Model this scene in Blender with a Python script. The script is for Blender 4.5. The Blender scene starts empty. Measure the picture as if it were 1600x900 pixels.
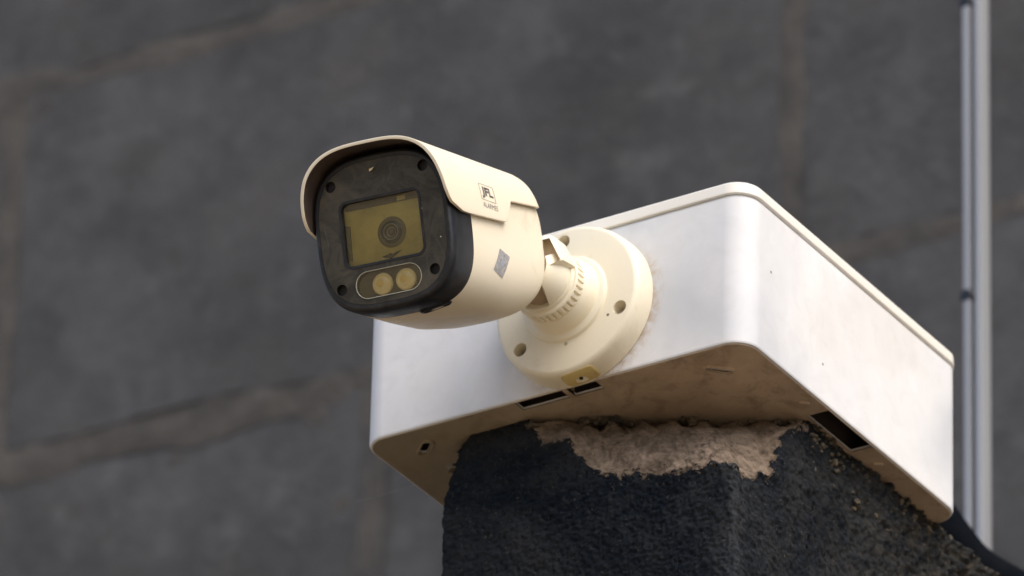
import bpy, bmesh, math, random
from mathutils import Vector, Matrix, noise
random.seed(7)
SC = bpy.context.scene
COL = SC.collection
PI = math.pi

# ------------------------------------------------------------------ camera
# world frame: x along the front of the white box, y into the wall, z up;
# the near lower corner of the box stands at (0, 0, H)
H = 2.6
cam_d = bpy.data.cameras.new('camera')
cam = bpy.data.objects.new('camera', cam_d)
COL.objects.link(cam)
r_ = Vector((0.85023934, 0.52590883, 0.02264872))
u_ = Vector((0.23987697, -0.42539126, 0.87264043))
f_ = Vector((-0.46856388, 0.73652031, 0.48783780))
M = Matrix((r_, u_, -f_)).transposed().to_4x4()
M.translation = Vector((1.33997734, -2.26016921, -1.45022483 + H))
cam.matrix_world = M
cam_d.sensor_width = 36.0
cam_d.lens = 36.0 * 13333.0 / 1600.0
cam_d.clip_start = 0.1
cam_d.clip_end = 2000.0
cam_d.dof.use_dof = True
cam_d.dof.focus_distance = 2.95
cam_d.dof.aperture_fstop = 20
SC.camera = cam

# ------------------------------------------------------------------ light
SUN = Vector((0.78, -0.30, 1.0)).normalized()
wd = bpy.data.worlds.new('World')
SC.world = wd
wd.use_nodes = True
nt = wd.node_tree
bg = nt.nodes['Background']
sky = nt.nodes.new('ShaderNodeTexSky')
sky.sky_type = 'NISHITA'
sky.sun_disc = False
sky.sun_elevation = math.asin(SUN.z)
sky.sun_rotation = math.atan2(SUN.x, SUN.y)
sky.air_density = 0.9
sky.dust_density = 3.0
sky.ozone_density = 0.6
nt.links.new(sky.outputs[0], bg.inputs[0])
bg.inputs[1].default_value = 0.15
sl = bpy.data.lights.new('sun', 'SUN')
sl.energy = 1.3
sl.angle = math.radians(60)
sl.color = (1.0, 0.955, 0.88)
so = bpy.data.objects.new('sun', sl)
COL.objects.link(so)
so.rotation_euler = SUN.to_track_quat('Z', 'Y').to_euler()
so.location = (0, -3, 6)
SC.view_settings.view_transform = 'Standard'
SC.view_settings.look = 'None'
SC.view_settings.exposure = 0.66
SC.view_settings.gamma = 1.0
SC.view_settings.use_curve_mapping = False
SC.render.engine = 'CYCLES'

# ------------------------------------------------------------------ helpers
def at(px, py, y):
    d = f_ + r_ * ((px - 800) / 13333) - u_ * ((py - 450) / 13333)
    o = M.translation
    k = (y - o.y) / d.y
    return o + d * k
def link(name, me, parent=None, mat=None, smooth=True, ang=35):
    o = bpy.data.objects.new(name, me)
    COL.objects.link(o)
    if parent: o.parent = parent
    if mat:
        me.materials.clear(); me.materials.append(mat)
    if smooth:
        for p in me.polygons: p.use_smooth = True
        try: me.set_sharp_from_angle(angle=math.radians(ang))
        except Exception: pass
    return o

def mesh(name, v, f):
    me = bpy.data.meshes.new(name)
    me.from_pydata([tuple(a) for a in v], [], f)
    bm = bmesh.new(); bm.from_mesh(me)
    bmesh.ops.recalc_face_normals(bm, faces=bm.faces)
    bm.to_mesh(me); bm.free()
    me.update()
    return me

def empty(name, label, cat, loc=(0, 0, 0), rot=None):
    o = bpy.data.objects.new(name, None)
    COL.objects.link(o)
    o.empty_display_size = 0.02
    if rot is not None: o.matrix_world = rot
    else: o.location = loc
    o['label'] = label; o['category'] = cat
    return o

def loft(secs, cap0=True, cap1=True):
    """secs: list of equally long closed loops of points"""
    n = len(secs[0]); v = []; f = []
    for s in secs: v += s
    for i in range(len(secs) - 1):
        for j in range(n):
            a = i * n + j; b = i * n + (j + 1) % n
            f.append((a, b, b + n, a + n))
    if cap0: f.append(tuple(range(n)))
    if cap1: f.append(tuple(range((len(secs) - 1) * n, len(secs) * n)))
    return v, f

def lathe(prof, n=64, close=True, caps=(True, True)):
    """profile (radius, height) turned about local z"""
    secs = [[Vector((r * math.cos(2 * PI * j / n), r * math.sin(2 * PI * j / n), h)) for j in range(n)] for r, h in prof]
    return loft(secs, *caps)

def rrect(x0, x1, y0, y1, r, k=8):
    pts = []
    for cx, cy, a0 in ((x1 - r, y1 - r, 0), (x0 + r, y1 - r, 90), (x0 + r, y0 + r, 180), (x1 - r, y0 + r, 270)):
        for i in range(k + 1):
            a = math.radians(a0 + 90 * i / k)
            pts.append((cx + r * math.cos(a), cy + r * math.sin(a)))
    return pts

def prism(pts, z0, z1, b=0.0):
    if b:
        c = Vector((sum(p[0] for p in pts) / len(pts), sum(p[1] for p in pts) / len(pts)))
        def ins(d):
            out = []
            n = len(pts)
            for i in range(n):
                p0 = Vector(pts[i - 1]); p1 = Vector(pts[i]); p2 = Vector(pts[(i + 1) % n])
                t = (p2 - p0).normalized(); nn = Vector((t.y, -t.x))
                if nn.dot(p1 - c) > 0: nn = -nn
                out.append(p1 + nn * d)
            return out
        secs = [[Vector((q.x, q.y, z)) for q in ins(d)] for d, z in ((b, z0), (b * .3, z0 + b * .3), (0, z0 + b), (0, z1 - b), (b * .3, z1 - b * .3), (b, z1))]
    else:
        secs = [[Vector((p[0], p[1], z)) for p in pts] for z in (z0, z1)]
    return loft(secs)

def boolean(o, cutters, op='DIFFERENCE'):
    """o minus the given (verts, faces) lists, baked into its mesh"""
    tmp = []
    for v, f in cutters:
        c = bpy.data.objects.new('cut', mesh('cut', v, f)); COL.objects.link(c)
        m = o.modifiers.new('b', 'BOOLEAN'); m.operation = op; m.object = c; m.solver = 'EXACT'
        tmp.append(c)
    par = o.parent; o.parent = None
    bpy.context.view_layer.update()
    dg = bpy.context.evaluated_depsgraph_get()
    me = bpy.data.meshes.new_from_object(o.evaluated_get(dg))
    o.modifiers.clear()
    mats = list(o.data.materials)
    o.data = me
    me.materials.clear()
    for m in mats: me.materials.append(m)
    o.parent = par
    for p in me.polygons: p.use_smooth = True
    me.set_sharp_from_angle(angle=math.radians(35))
    for c in tmp:
        d = c.data; bpy.data.objects.remove(c); bpy.data.meshes.remove(d)

def bake_xf(o, mat):
    o.data.transform(mat)
    if mat.determinant() < 0: o.data.flip_normals()

# ------------------------------------------------------------------ materials
class NT:
    def __init__(s, name):
        s.m = bpy.data.materials.new(name); s.m.use_nodes = True
        s.t = s.m.node_tree; s.b = s.t.nodes['Principled BSDF']
        s.tc = s.n('ShaderNodeTexCoord')
        s.co = s.tc.outputs['Object']
    def n(s, k, **kw):
        x = s.t.nodes.new(k)
        for a, b in kw.items(): setattr(x, a, b)
        return x
    def l(s, a, b): s.t.links.new(a, b)
    def noise(s, scale, detail=5, rough=.55, vec=None, dist=0.0):
        x = s.n('ShaderNodeTexNoise')
        x.inputs['Scale'].default_value = scale; x.inputs['Detail'].default_value = detail
        x.inputs['Roughness'].default_value = rough; x.inputs['Distortion'].default_value = dist
        s.l(vec or s.co, x.inputs['Vector']); return x.outputs['Fac']
    def vor(s, scale, vec=None, out='Distance'):
        x = s.n('ShaderNodeTexVoronoi'); x.inputs['Scale'].default_value = scale
        s.l(vec or s.co, x.inputs['Vector']); return x.outputs[out]
    def ramp(s, fac, a, b, c0=(0, 0, 0, 1), c1=(1, 1, 1, 1)):
        x = s.n('ShaderNodeValToRGB'); e = x.color_ramp.elements
        e[0].position = a; e[0].color = c0; e[1].position = b; e[1].color = c1
        s.l(fac, x.inputs[0]); return x.outputs[0]
    def mix(s, fac, a, b, mode='MIX'):
        x = s.n('ShaderNodeMix', data_type='RGBA', blend_type=mode)
        for i, q in ((0, fac), (6, a), (7, b)):
            if isinstance(q, (int, float)): x.inputs[i].default_value = q
            elif isinstance(q, tuple): x.inputs[i].default_value = q if len(q) == 4 else (*q, 1)
            else: s.l(q, x.inputs[i])
        return x.outputs[2]
    def math(s, op, a, b=0.0, c=None):
        x = s.n('ShaderNodeMath', operation=op)
        for i, q in enumerate((a, b)):
            if isinstance(q, (int, float)): x.inputs[i].default_value = q
            else: s.l(q, x.inputs[i])
        return x.outputs[0]
    def mapping(s, scale, rot=(0, 0, 0)):
        x = s.n('ShaderNodeMapping'); x.inputs['Scale'].default_value = scale; x.inputs['Rotation'].default_value = rot
        s.l(s.co, x.inputs['Vector']); return x.outputs[0]
    def bump(s, h, strength, dist=0.001, prev=None):
        x = s.n('ShaderNodeBump'); x.inputs['Strength'].default_value = strength; x.inputs['Distance'].default_value = dist
        s.l(h, x.inputs['Height'])
        if prev: s.l(prev, x.inputs['Normal'])
        s.l(x.outputs[0], s.b.inputs['Normal']); return x.outputs[0]
    def base(s, c):
        if isinstance(c, tuple): s.b.inputs['Base Color'].default_value = (*c, 1)
        else: s.l(c, s.b.inputs['Base Color'])
    def set(s, **k):
        for a, b in k.items():
            a = a.replace('_', ' ')
            if isinstance(b, (int, float)): s.b.inputs[a].default_value = b
            else: s.l(b, s.b.inputs[a])

def speck(t, base, scale, thr, col):
    """sparse fly specks and pits on plastic"""
    d = t.vor(scale)
    msk = t.ramp(d, thr, thr * 1.5, (1, 1, 1, 1), (0, 0, 0, 1))
    v = t.n('ShaderNodeTexVoronoi'); v.inputs['Scale'].default_value = scale
    t.l(t.co, v.inputs['Vector'])
    sep = t.n('ShaderNodeSeparateColor'); t.l(v.outputs['Color'], sep.inputs[0])
    pick = t.ramp(sep.outputs[0], .80, .82)
    return t.mix(t.math('MULTIPLY', msk, pick), base, col)

def plastic(name, c, c2, rough=.42, grime=(.35, .27, .16), gscale=34, ga=.56, gb=.9, spk=160, thr=.06, ns=30):
    t = NT(name)
    b = t.mix(t.noise(ns, 4), c, c2)
    g = t.ramp(t.noise(gscale, 8, .65, dist=.4), ga, gb)
    b = t.mix(t.math('MULTIPLY', g, .6), b, grime)
    b = speck(t, b, spk, thr, (.09, .06, .04))
    t.base(b)
    t.set(Roughness=t.math('ADD', t.math('MULTIPLY', t.noise(90, 5), .22), rough - .11))
    t.bump(t.noise(900, 3), .12, .0002)
    return t.m

cream = plastic('yellowed_cream_plastic', (.90, .815, .635), (.865, .765, .575), .36)
cream2 = plastic('flange_plastic', (.85, .785, .625), (.82, .745, .56), .42, gscale=55, spk=120, thr=.07)
shade_brown = plastic('socket_plastic_shaded', (.42, .32, .22), (.34, .25, .17), .5)  # brown carries the shade inside the socket, on ball and stem

shade_arm = plastic('arm_web_shaded', (.56, .45, .30), (.44, .34, .22), .5)  # shade inside the hollow arm is put into this darker colour
# white box: soft vertical weather streaks and smudges
t = NT('white_box_plastic')
st = t.noise(1, 4, .5, vec=t.mapping((13, 13, 9)))
sm = t.noise(14, 3, .5)
cl = t.noise(15, 3, .45, dist=.3)
b = t.mix(t.ramp(t.math('ADD', t.math('MULTIPLY', st, .55), t.math('MULTIPLY', cl, .45)), .40, .60), (.58, .595, .615), (.87, .87, .87))
b = t.mix(t.ramp(sm, .42, .68), b, (.73, .715, .69))
sq = t.n('ShaderNodeSeparateXYZ'); t.l(t.co, sq.inputs[0])
dx_ = t.math('ADD', sq.outputs[0], .0686); dz_ = t.math('ADD', sq.outputs[2], -.0290)
dr_ = t.math('SQRT', t.math('ADD', t.math('MULTIPLY', dx_, dx_), t.math('MULTIPLY', dz_, dz_)))
ring = t.ramp(dr_, .0303, .0345, (1, 1, 1, 1), (0, 0, 0, 1))
lowr = t.ramp(t.math('ADD', t.math('SUBTRACT', dx_, dz_), .05), .045, .075)
fr_ = t.ramp(sq.outputs[1], .0, .002, (1, 1, 1, 1), (0, 0, 0, 1))
gr_ = t.math('MULTIPLY', t.math('MULTIPLY', ring, lowr), t.math('MULTIPLY', fr_, t.ramp(t.noise(260, 6, .7, dist=.5), .38, .62)))
b = t.mix(t.math('MULTIPLY', gr_, .8), b, (.42, .28, .16))
b = t.mix(t.math('MULTIPLY', t.ramp(t.noise(90, 6, .65, dist=1.0), .45, .75), .22), b, (.50, .49, .47))
gn = t.ramp(t.noise(60, 8, .7, dist=.5), .64, .80)
b = t.mix(t.math('MULTIPLY', gn, .25), b, (.45, .38, .30))
b = speck(t, b, 75, .035, (.12, .10, .08))
t.base(b)
t.set(Roughness=t.math('ADD', t.math('MULTIPLY', t.noise(30, 4), .25), .36), Specular_IOR_Level=.15)
white_box = t.m

t = NT('lid_plastic')
b = t.mix(t.noise(25, 4), (.86, .83, .77), (.80, .755, .66))
b = t.mix(t.ramp(t.noise(90, 7, .7), .62, .8), b, (.62, .55, .43))
t.base(b); t.set(Roughness=.45)
lid_mat = t.m

t = NT('black_bezel_plastic')
dust = t.ramp(t.noise(120, 8, .72, dist=.6), .48, .85)
b = t.mix(dust, (.017, .018, .021), (.060, .056, .050))
b = speck(t, b, 170, .035, (.42, .40, .33))
t.base(b)
t.set(Roughness=t.math('ADD', t.math('MULTIPLY', dust, .3), .33), Specular_IOR_Level=.35)
t.bump(t.noise(1500, 3), .1, .0002)
bezel_mat = t.m

t = NT('dull_faceplate')
dust = t.ramp(t.noise(90, 8, .72, dist=1.2), .42, .85)
b = t.mix(dust, (.034, .031, .025), (.120, .100, .068))
scr = t.ramp(t.noise(1, 2, .5, vec=t.mapping((900, 60, 60), (0, 0, .5))), .70, .74)
b = t.mix(t.math('MULTIPLY', scr, .35), b, (.2, .19, .16))
b = speck(t, b, 150, .03, (.5, .47, .38))
t.base(b)
t.set(Roughness=t.math('ADD', t.math('MULTIPLY', dust, .3), .30), Specular_IOR_Level=.35)
face_mat = t.m

t = NT('visor_underside_shaded')
b = t.mix(t.ramp(t.noise(60, 6, .7, dist=.5), .35, .7), (.11, .082, .066), (.045, .030, .025))  # deep shade under the visor is painted into this brown
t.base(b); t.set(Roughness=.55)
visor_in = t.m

def simple(name, c, rough=.5, metal=0.0, bump=None, c2=None, sc=60):
    t = NT(name)
    if c2: t.base(t.mix(t.ramp(t.noise(sc, 6, .65), .3, .7), c, c2))
    else: t.base(c)
    t.set(Roughness=rough, Metallic=metal)
    if bump: t.bump(t.noise(bump, 4), .3, .0003)
    return t.m
hole_mat = simple('deep_screw_recess', (.010, .009, .009), .6)
olive_mat = simple('olive_tinted_inner_panel', (.70, .58, .18), .35, c2=(.30, .25, .07), sc=38)
olive_dark = simple('olive_tinted_led_panel', (.13, .115, .045), .3, c2=(.08, .07, .028), sc=90)
lens_dark = simple('lens_black', (.03, .03, .022), .12)
lens_grey = simple('lens_ring_grey', (.36, .34, .24), .2, .2)
led_mat = simple('led_lens_yellow', (.97, .86, .50), .12, c2=(.93, .76, .36), sc=400)
led_core = simple('led_phosphor', (.88, .66, .22), .3)
rim_mat = simple('pale_gasket', (.42, .41, .31), .35)
print_mat = simple('grey_print', (.25, .225, .20), .6)
seal_mat = simple('grey_seal', (.55, .53, .51), .4, c2=(.15, .15, .16), sc=1100)
seal_blue = simple('blue_dot', (.32, .35, .43), .35)
rust_mat = simple('rusty_screw', (.30, .17, .09), .7, c2=(.15, .08, .04), sc=400)
dark_in = simple('dark_interior', (.05, .035, .03), .8)
wasp = simple('dry_leaf_scrap', (.75, .62, .35), .8)

t = NT('clear_window')
gl = t.n('ShaderNodeBsdfGlossy'); gl.inputs['Roughness'].default_value = .06
tr = t.n('ShaderNodeBsdfTransparent'); tr.inputs[0].default_value = (.97, .96, .89, 1)
fr = t.n('ShaderNodeFresnel'); fr.inputs[0].default_value = 1.5
dd = t.n('ShaderNodeBsdfDiffuse'); dd.inputs[0].default_value = (.45, .42, .28, 1)
m1 = t.n('ShaderNodeMixShader'); m2 = t.n('ShaderNodeMixShader')
t.l(fr.outputs[0], m1.inputs[0]); t.l(tr.outputs[0], m1.inputs[1]); t.l(gl.outputs[0], m1.inputs[2])
t.l(t.math('ADD', t.math('MULTIPLY', t.ramp(t.noise(150, 8, .75, dist=1.5), .55, .9), .22), .02), m2.inputs[0])
t.l(m1.outputs[0], m2.inputs[1]); t.l(dd.outputs[0], m2.inputs[2])
t.l(m2.outputs[0], t.t.nodes['Material Output'].inputs[0])
glass_mat = t.m
clear_mat = t.m.copy(); clear_mat.name = 'clear_led_window'
for n_ in clear_mat.node_tree.nodes:
    if n_.type == 'MIX_SHADER' and n_.inputs[2].links[0].from_node.type == 'BSDF_DIFFUSE':
        for l_ in list(n_.inputs[0].links): clear_mat.node_tree.links.remove(l_)
        n_.inputs[0].default_value = .0
    if n_.type == 'BSDF_TRANSPARENT': n_.inputs[0].default_value = (1, .99, .95, 1)

def wn(o):
    m = o.modifiers.new('wn', 'WEIGHTED_NORMAL'); m.keep_sharp = True; m.weight = 100
# ------------------------------------------------------------------ ground
t = NT('bare_earth_yard')
b = t.mix(t.ramp(t.noise(2.5, 8, .65), .35, .7), (.33, .25, .16), (.22, .165, .10))
t.base(b); t.set(Roughness=.95); t.bump(t.noise(20, 8, .7), .6, .02)
g = link('ground', mesh('ground', [(-300, -300, 0), (300, -300, 0), (300, 300, 0), (-300, 300, 0)], [(0, 1, 2, 3)]), None, t.m, False)
g['kind'] = 'structure'

# ------------------------------------------------------------------ block wall
YW = 0.80
t = NT('grey_concrete_block')
oi = t.n('ShaderNodeObjectInfo')
vm = t.n('ShaderNodeVectorMath', operation='ADD'); t.l(t.co, vm.inputs[0]); t.l(oi.outputs['Location'], vm.inputs[1])
wv = vm.outputs[0]
n1 = t.ramp(t.noise(7, 6, .6, vec=wv, dist=.4), .32, .70)
n2 = t.ramp(t.noise(18, 6, .7, vec=wv, dist=.3), .42, .74)
n3 = t.ramp(t.noise(60, 6, .7, vec=wv), .35, .75)
b = t.mix(n1, (.044, .046, .048), (.100, .101, .106))
vs = t.n('ShaderNodeMapping'); vs.inputs['Scale'].default_value = (9, 9, 1.2); t.l(wv, vs.inputs['Vector'])
b = t.mix(t.math('MULTIPLY', t.ramp(t.noise(1, 5, .6, vec=vs.outputs[0]), .50, .66), .55), b, (.105, .107, .112))
b = t.mix(t.math('MULTIPLY', t.ramp(t.noise(26, 6, .7, vec=wv, dist=.5), .48, .62), .6), b, (.040, .042, .045))
b = t.mix(t.math('MULTIPLY', t.ramp(t.noise(45, 6, .7, vec=wv, dist=.5), .54, .68), .5), b, (.115, .115, .115))
b = t.mix(t.math('MULTIPLY', n2, .5), b, (.078, .070, .062))
b = t.mix(t.math('MULTIPLY', n3, .35), b, (.034, .035, .037))
b = t.mix(t.math('MULTIPLY', t.ramp(t.noise(30, 5, .6, vec=wv), .60, .72), .4), b, (.15, .15, .15))
vv = t.math('ADD', t.math('MULTIPLY', oi.outputs['Random'], .22), .89)
hs = t.n('ShaderNodeHueSaturation'); t.l(vv, hs.inputs['Value']); t.l(b, hs.inputs['Color'])
t.base(hs.outputs[0]); t.set(Roughness=.95); t.bump(t.noise(120, 8, .75, vec=wv), .8, .003)
block_mat = t.m
t = NT('rough_brown_mortar')
b = t.mix(t.ramp(t.noise(22, 8, .7), .32, .68), (.122, .112, .100), (.050, .048, .046))
t.base(b); t.set(Roughness=.95); t.bump(t.noise(90, 8, .75), .9, .004)
mortar_mat = t.m

wall = empty('block_wall', 'grey concrete block wall with rough brownish mortar joints, out of focus behind the camera', 'wall', (0, YW + .0148, 0))
wall.rotation_euler = (0, 0, math.radians(2.3))
BH, BL, J = .217, .448, .013
Z0 = .544 + H

def block_mesh(k, w=BL - J, h=BH - J, dpt=.14):
    rnd = random.Random(k)
    nx, nz = 10, 5
    v = []; f = []
    for j in range(nz + 1):
        for i in range(nx + 1):
            x = -w / 2 + w * i / nx; z = -h / 2 + h * j / nz
            e = (i in (0, nx)) or (j in (0, nz))
            dx = rnd.uniform(-.0025, .0025) if e else 0; dz = rnd.uniform(-.0025, .0025) if e else 0
            y = (rnd.uniform(.0004, .0020) if e else rnd.uniform(-.0006, .0006))
            v.append(Vector((x + dx, y, z + dz)))
    for j in range(nz):
        for i in range(nx):
            a = j * (nx + 1) + i
            f.append((a, a + 1, a + nx + 2, a + nx + 1))
    ring = [i for i in range(nx + 1)] + [j * (nx + 1) + nx for j in range(1, nz + 1)] + [nz * (nx + 1) + i for i in range(nx - 1, -1, -1)] + [j * (nx + 1) for j in range(nz - 1, 0, -1)]
    n0 = len(v)
    for q in ring: v.append(Vector((v[q].x, dpt, v[q].z)))
    m = len(ring)
    for q in range(m): f.append((ring[q], ring[(q + 1) % m], n0 + (q + 1) % m, n0 + q))
    f.append(tuple(range(n0, n0 + m)))
    return mesh('block', v, f)
bms = [block_mesh(k) for k in range(5)]
for m in bms: m.materials.append(block_mat)
row0 = -13
for rr in range(row0, 5):
    zc = Z0 + rr * BH + BH / 2
    off = -.673 if rr % 2 == 0 else -.897
    near = -2 <= rr <= 2
    for c in range(-3, 5):
        xc = off + c * BL
        o = bpy.data.objects.new('block', bms[random.randrange(5)])
        COL.objects.link(o); o.parent = wall
        o.location = (xc + random.uniform(-.001, .001), random.uniform(-.0015, .0015), zc)
# mortar: a rough sheet a few millimetres behind the block faces, with smears at the joints
v = []; f = []
X0, X1 = -673e-3 - 3.5 * BL, -.673 + 4.4 * BL
nx, nz = 330, 160
zz0, zz1 = Z0 - 2 * BH, Z0 + 2.6 * BH
for j in range(nz + 1):
    z = zz0 + (zz1 - zz0) * j / nz
    for i in range(nx + 1):
        x = X0 + (X1 - X0) * i / nx
        n = noise.fractal(Vector((x * 30, z * 30, 1)), .8, 2.1, 4)
        v.append(Vector((x, .0035 - .0045 * n, z)))
for j in range(nz):
    for i in range(nx):
        a = j * (nx + 1) + i
        f.append((a, a + 1, a + nx + 2, a + nx + 1))
link('mortar', mesh('mortar', v, f), wall, mortar_mat)
v, f = prism([(X0, 0.02), (X1, 0.02), (X1, .15), (X0, .15)], 0, zz0 - .0)
link('mortar', mesh('mortar_core', v, f), wall, mortar_mat, False)
# pointed mortar bands standing slightly proud in the joints
def band(p0, p1, wdt, seed):
    n = 90
    d = (p1 - p0); L = d.length; d.normalize(); s = Vector((-d.z, 0, d.x))
    v = []; f = []; m = 6
    n = max(8, int(L / .006))
    for i in range(n + 1):
        p = p0 + d * (L * i / n)
        wob = noise.fractal(Vector((p.x * 22, p.z * 22, seed)), .7, 2, 4) * .004
        w2 = wdt * (1 + .55 * noise.noise(Vector((p.x * 15, p.z * 15, seed + 5))))
        for j in range(m + 1):
            q = (j / m - .5)
            bul = (1 - (2 * q) ** 2)
            y = .0014 - .0018 * bul * (.55 + .9 * noise.noise(Vector((p.x * 60, p.z * 60 + j * .7, seed))))
            v.append(p + s * (q * w2 + wob) + Vector((0, y, 0)))
    for i in range(n):
        for j in range(m):
            a = i * (m + 1) + j
            f.append((a, a + 1, a + m + 2, a + m + 1))
    return v, f
V = []; Fc = []
def addb(v, f):
    k = len(V); V.extend(v); Fc.extend([tuple(i + k for i in q) for q in f])
for rr in range(-1, 3):
    z = Z0 + rr * BH
    addb(*band(Vector((X0, 0, z)), Vector((X1, 0, z)), .024, rr))
for rr in range(-1, 3):
    off = -.673 if rr % 2 == 0 else -.897
    for c in range(-2, 4):
        x = off + (c + .5) * BL
        addb(*band(Vector((x, 0, Z0 + rr * BH)), Vector((x, 0, Z0 + (rr + 1) * BH)), .026, rr * 7 + c))
link('mortar_joint', mesh('mortar_joint', V, Fc), wall, mortar_mat)

# ------------------------------------------------------------------ metal rail on the wall
t = NT('galvanised_rail')
b = t.mix(t.noise(1, 5, .6, vec=t.mapping((60, 60, 6))), (.25, .258, .275), (.38, .385, .395))
t.base(b); t.set(Metallic=.25, Roughness=.5)
rail_mat = t.m
t = NT('galvanised_web')
t.base(t.mix(t.noise(40, 5), (.075, .095, .10), (.11, .13, .135))); t.set(Metallic=.2, Roughness=.55)
web_mat = t.m
RX = at(1503.5, 200, .4195).x
rail = empty('metal_post', 'slim pale galvanised steel post standing upright behind the white box at the right', 'post', (RX, .424, 0))
def boxm(x0, x1, y0, y1, z0, z1, b=.0006):
    v, f = prism([(x0, y0), (x1, y0), (x1, y1), (x0, y1)], z0, z1)
    me = mesh('b', v, f)
    bm = bmesh.new(); bm.from_mesh(me)
    bmesh.ops.bevel(bm, geom=bm.edges[:], offset=b, segments=2, affect='EDGES', profile=.6)
    bm.to_mesh(me); bm.free(); return me
link('flange', boxm(.0, .0034, -.0045, .004, 0, H + 1.2), rail, rail_mat)
link('flange', boxm(.0054, .0084, -.0045, .004, 0, H + 1.2), rail, rail_mat)
link('web', boxm(.0030, .0058, -.0005, .0038, 0, H + 1.2), rail, web_mat)
bx = None
def screw(z):
    v, f = lathe([(.0024, 0), (.0032, -.0006), (.0032, -.003), (.0020, -.0045), (.0, -.0046)][:-1], 16)
    me = mesh('screw', v, f); me.transform(Matrix.Rotation(-PI / 2, 4, 'X'))
    return me
for zz in (at(1512, 460, .4195).z - H, at(1513, 0, .4195).z - H):
    o = link('screw', screw(0), rail, simple('black_screw', (.012, .013, .015), .4))
    o.location = (.0014, -.0047, H + zz); o.rotation_euler = (PI, 0, 0)

# ------------------------------------------------------------------ black hose behind the pillar
def tube(pts, rad, n=16, rib=None):
    # catmull-rom through the points
    P = [Vector(p) for p in pts]; P = [P[0] * 2 - P[1]] + P + [P[-1] * 2 - P[-2]]
    path = []
    for i in range(1, len(P) - 2):
        for k in range(24):
            s = k / 24
            a, b, c, d = P[i - 1:i + 3]
            path.append(.5 * ((2 * b) + (c - a) * s + (2 * a - 5 * b + 4 * c - d) * s * s + (3 * b - a - 3 * c + d) * s ** 3))
    path.append(P[-2])
    secs = []
    for i, p in enumerate(path):
        tg = (path[min(i + 1, len(path) - 1)] - path[max(i - 1, 0)]).normalized()
        s = tg.cross(Vector((0, 0, 1))).normalized(); w = s.cross(tg)
        rr = rad * (1 + (.06 if rib and i % 2 else 0))
        secs.append([p + s * (rr * math.cos(2 * PI * j / n)) + w * (rr * math.sin(2 * PI * j / n)) for j in range(n)])
    return loft(secs)
rub = simple('black_rubber', (.004, .0055, .008), .8, c2=(.009, .010, .012))
rub.node_tree.nodes['Principled BSDF'].inputs['Specular IOR Level'].default_value = .0
v, f = tube([at(1400, 730, .30), at(1470, 822, .31), at(1520, 884, .32), at(1580, 922, .33), at(1680, 972, .35), at(1760, 1060, .36)], .0092)
hose = link('black_hose', mesh('hose', v, f), None, rub)
hose['label'] = 'thick black rubber hose sloping away behind the lower right corner of the white box'
hose['category'] = 'hose'

# ------------------------------------------------------------------ pillar
PX0, PX1, PY0, PY1 = -.1340, -.0115, .0135, .262
per = []   # perimeter points: (x, y, nx, ny, kind, s)
def seg(a, b, n, nrm, tagv):
    for i in range(n):
        s = i / n
        per.append((a[0] + (b[0] - a[0]) * s, a[1] + (b[1] - a[1]) * s, nrm[0], nrm[1], tagv))
RC = .0028
def arc(cx, cy, a0, a1, r, n, tagv):
    for i in range(n):
        a = math.radians(a0 + (a1 - a0) * i / n)
        per.append((cx + r * math.cos(a), cy + r * math.sin(a), math.cos(a), math.sin(a), tagv))
seg((PX0, PY1), (PX0, PY0 + .002), 120, (-1, 0), 'L')
arc(PX0 + .002, PY0 + .002, 180, 270, .002, 6, 'L')
nF = 230
seg((PX0 + .002, PY0), (PX1 - RC, PY0), nF, (0, -1), 'F')
arc(PX1 - RC, PY0 + RC, 270, 360, RC, 12, 'C')
seg((PX1, PY0 + RC), (PX1, PY1 - .002), 460, (1, 0), 'R')
arc(PX1 - .002, PY1 - .002, 0, 90, .002, 4, 'B')
seg((PX1 - .002, PY1), (PX0, PY1), 30, (0, 1), 'B')
NP = len(per)
zs = [0]
z = 0
while z > -.125: z -= .00055; zs.append(z)
st_ = .0008
while z > -H + .0: st_ *= 1.22; z = max(z - st_, -H); zs.append(z)
# chipped corner: top contact line and jagged lower edge
cA = (-.0975, .0135); cB = (-.0115, .0630)
plen = (PX1 - cA[0]) + (cB[1] - PY0)
def chip_s(x, y, tg):
    if tg == 'F' and x > cA[0]: return (x - cA[0]) / plen
    if tg == 'C': return (PX1 - cA[0]) / plen
    if tg == 'R' and y < cB[1]: return ((PX1 - cA[0]) + (y - PY0)) / plen
    return None
zlow_tab = [(0, -.002), (.05, -.012), (.13, -.014), (.17, -.024), (.24, -.033), (.33, -.035), (.40, -.037), (.5, -.038), (.56, -.0385), (.62, -.041), (.66, -.043), (.72, -.042), (.76, -.037), (.80, -.036), (.85, -.022), (.9, -.010), (1, -.0015)]
def zlow(s):
    for (a, b), (c, d) in zip(zlow_tab, zlow_tab[1:]):
        if a <= s <= c: return b + (d - b) * (s - a) / (c - a)
    return 0
FR = noise.fractal
verts = []; chipv = []
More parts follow.
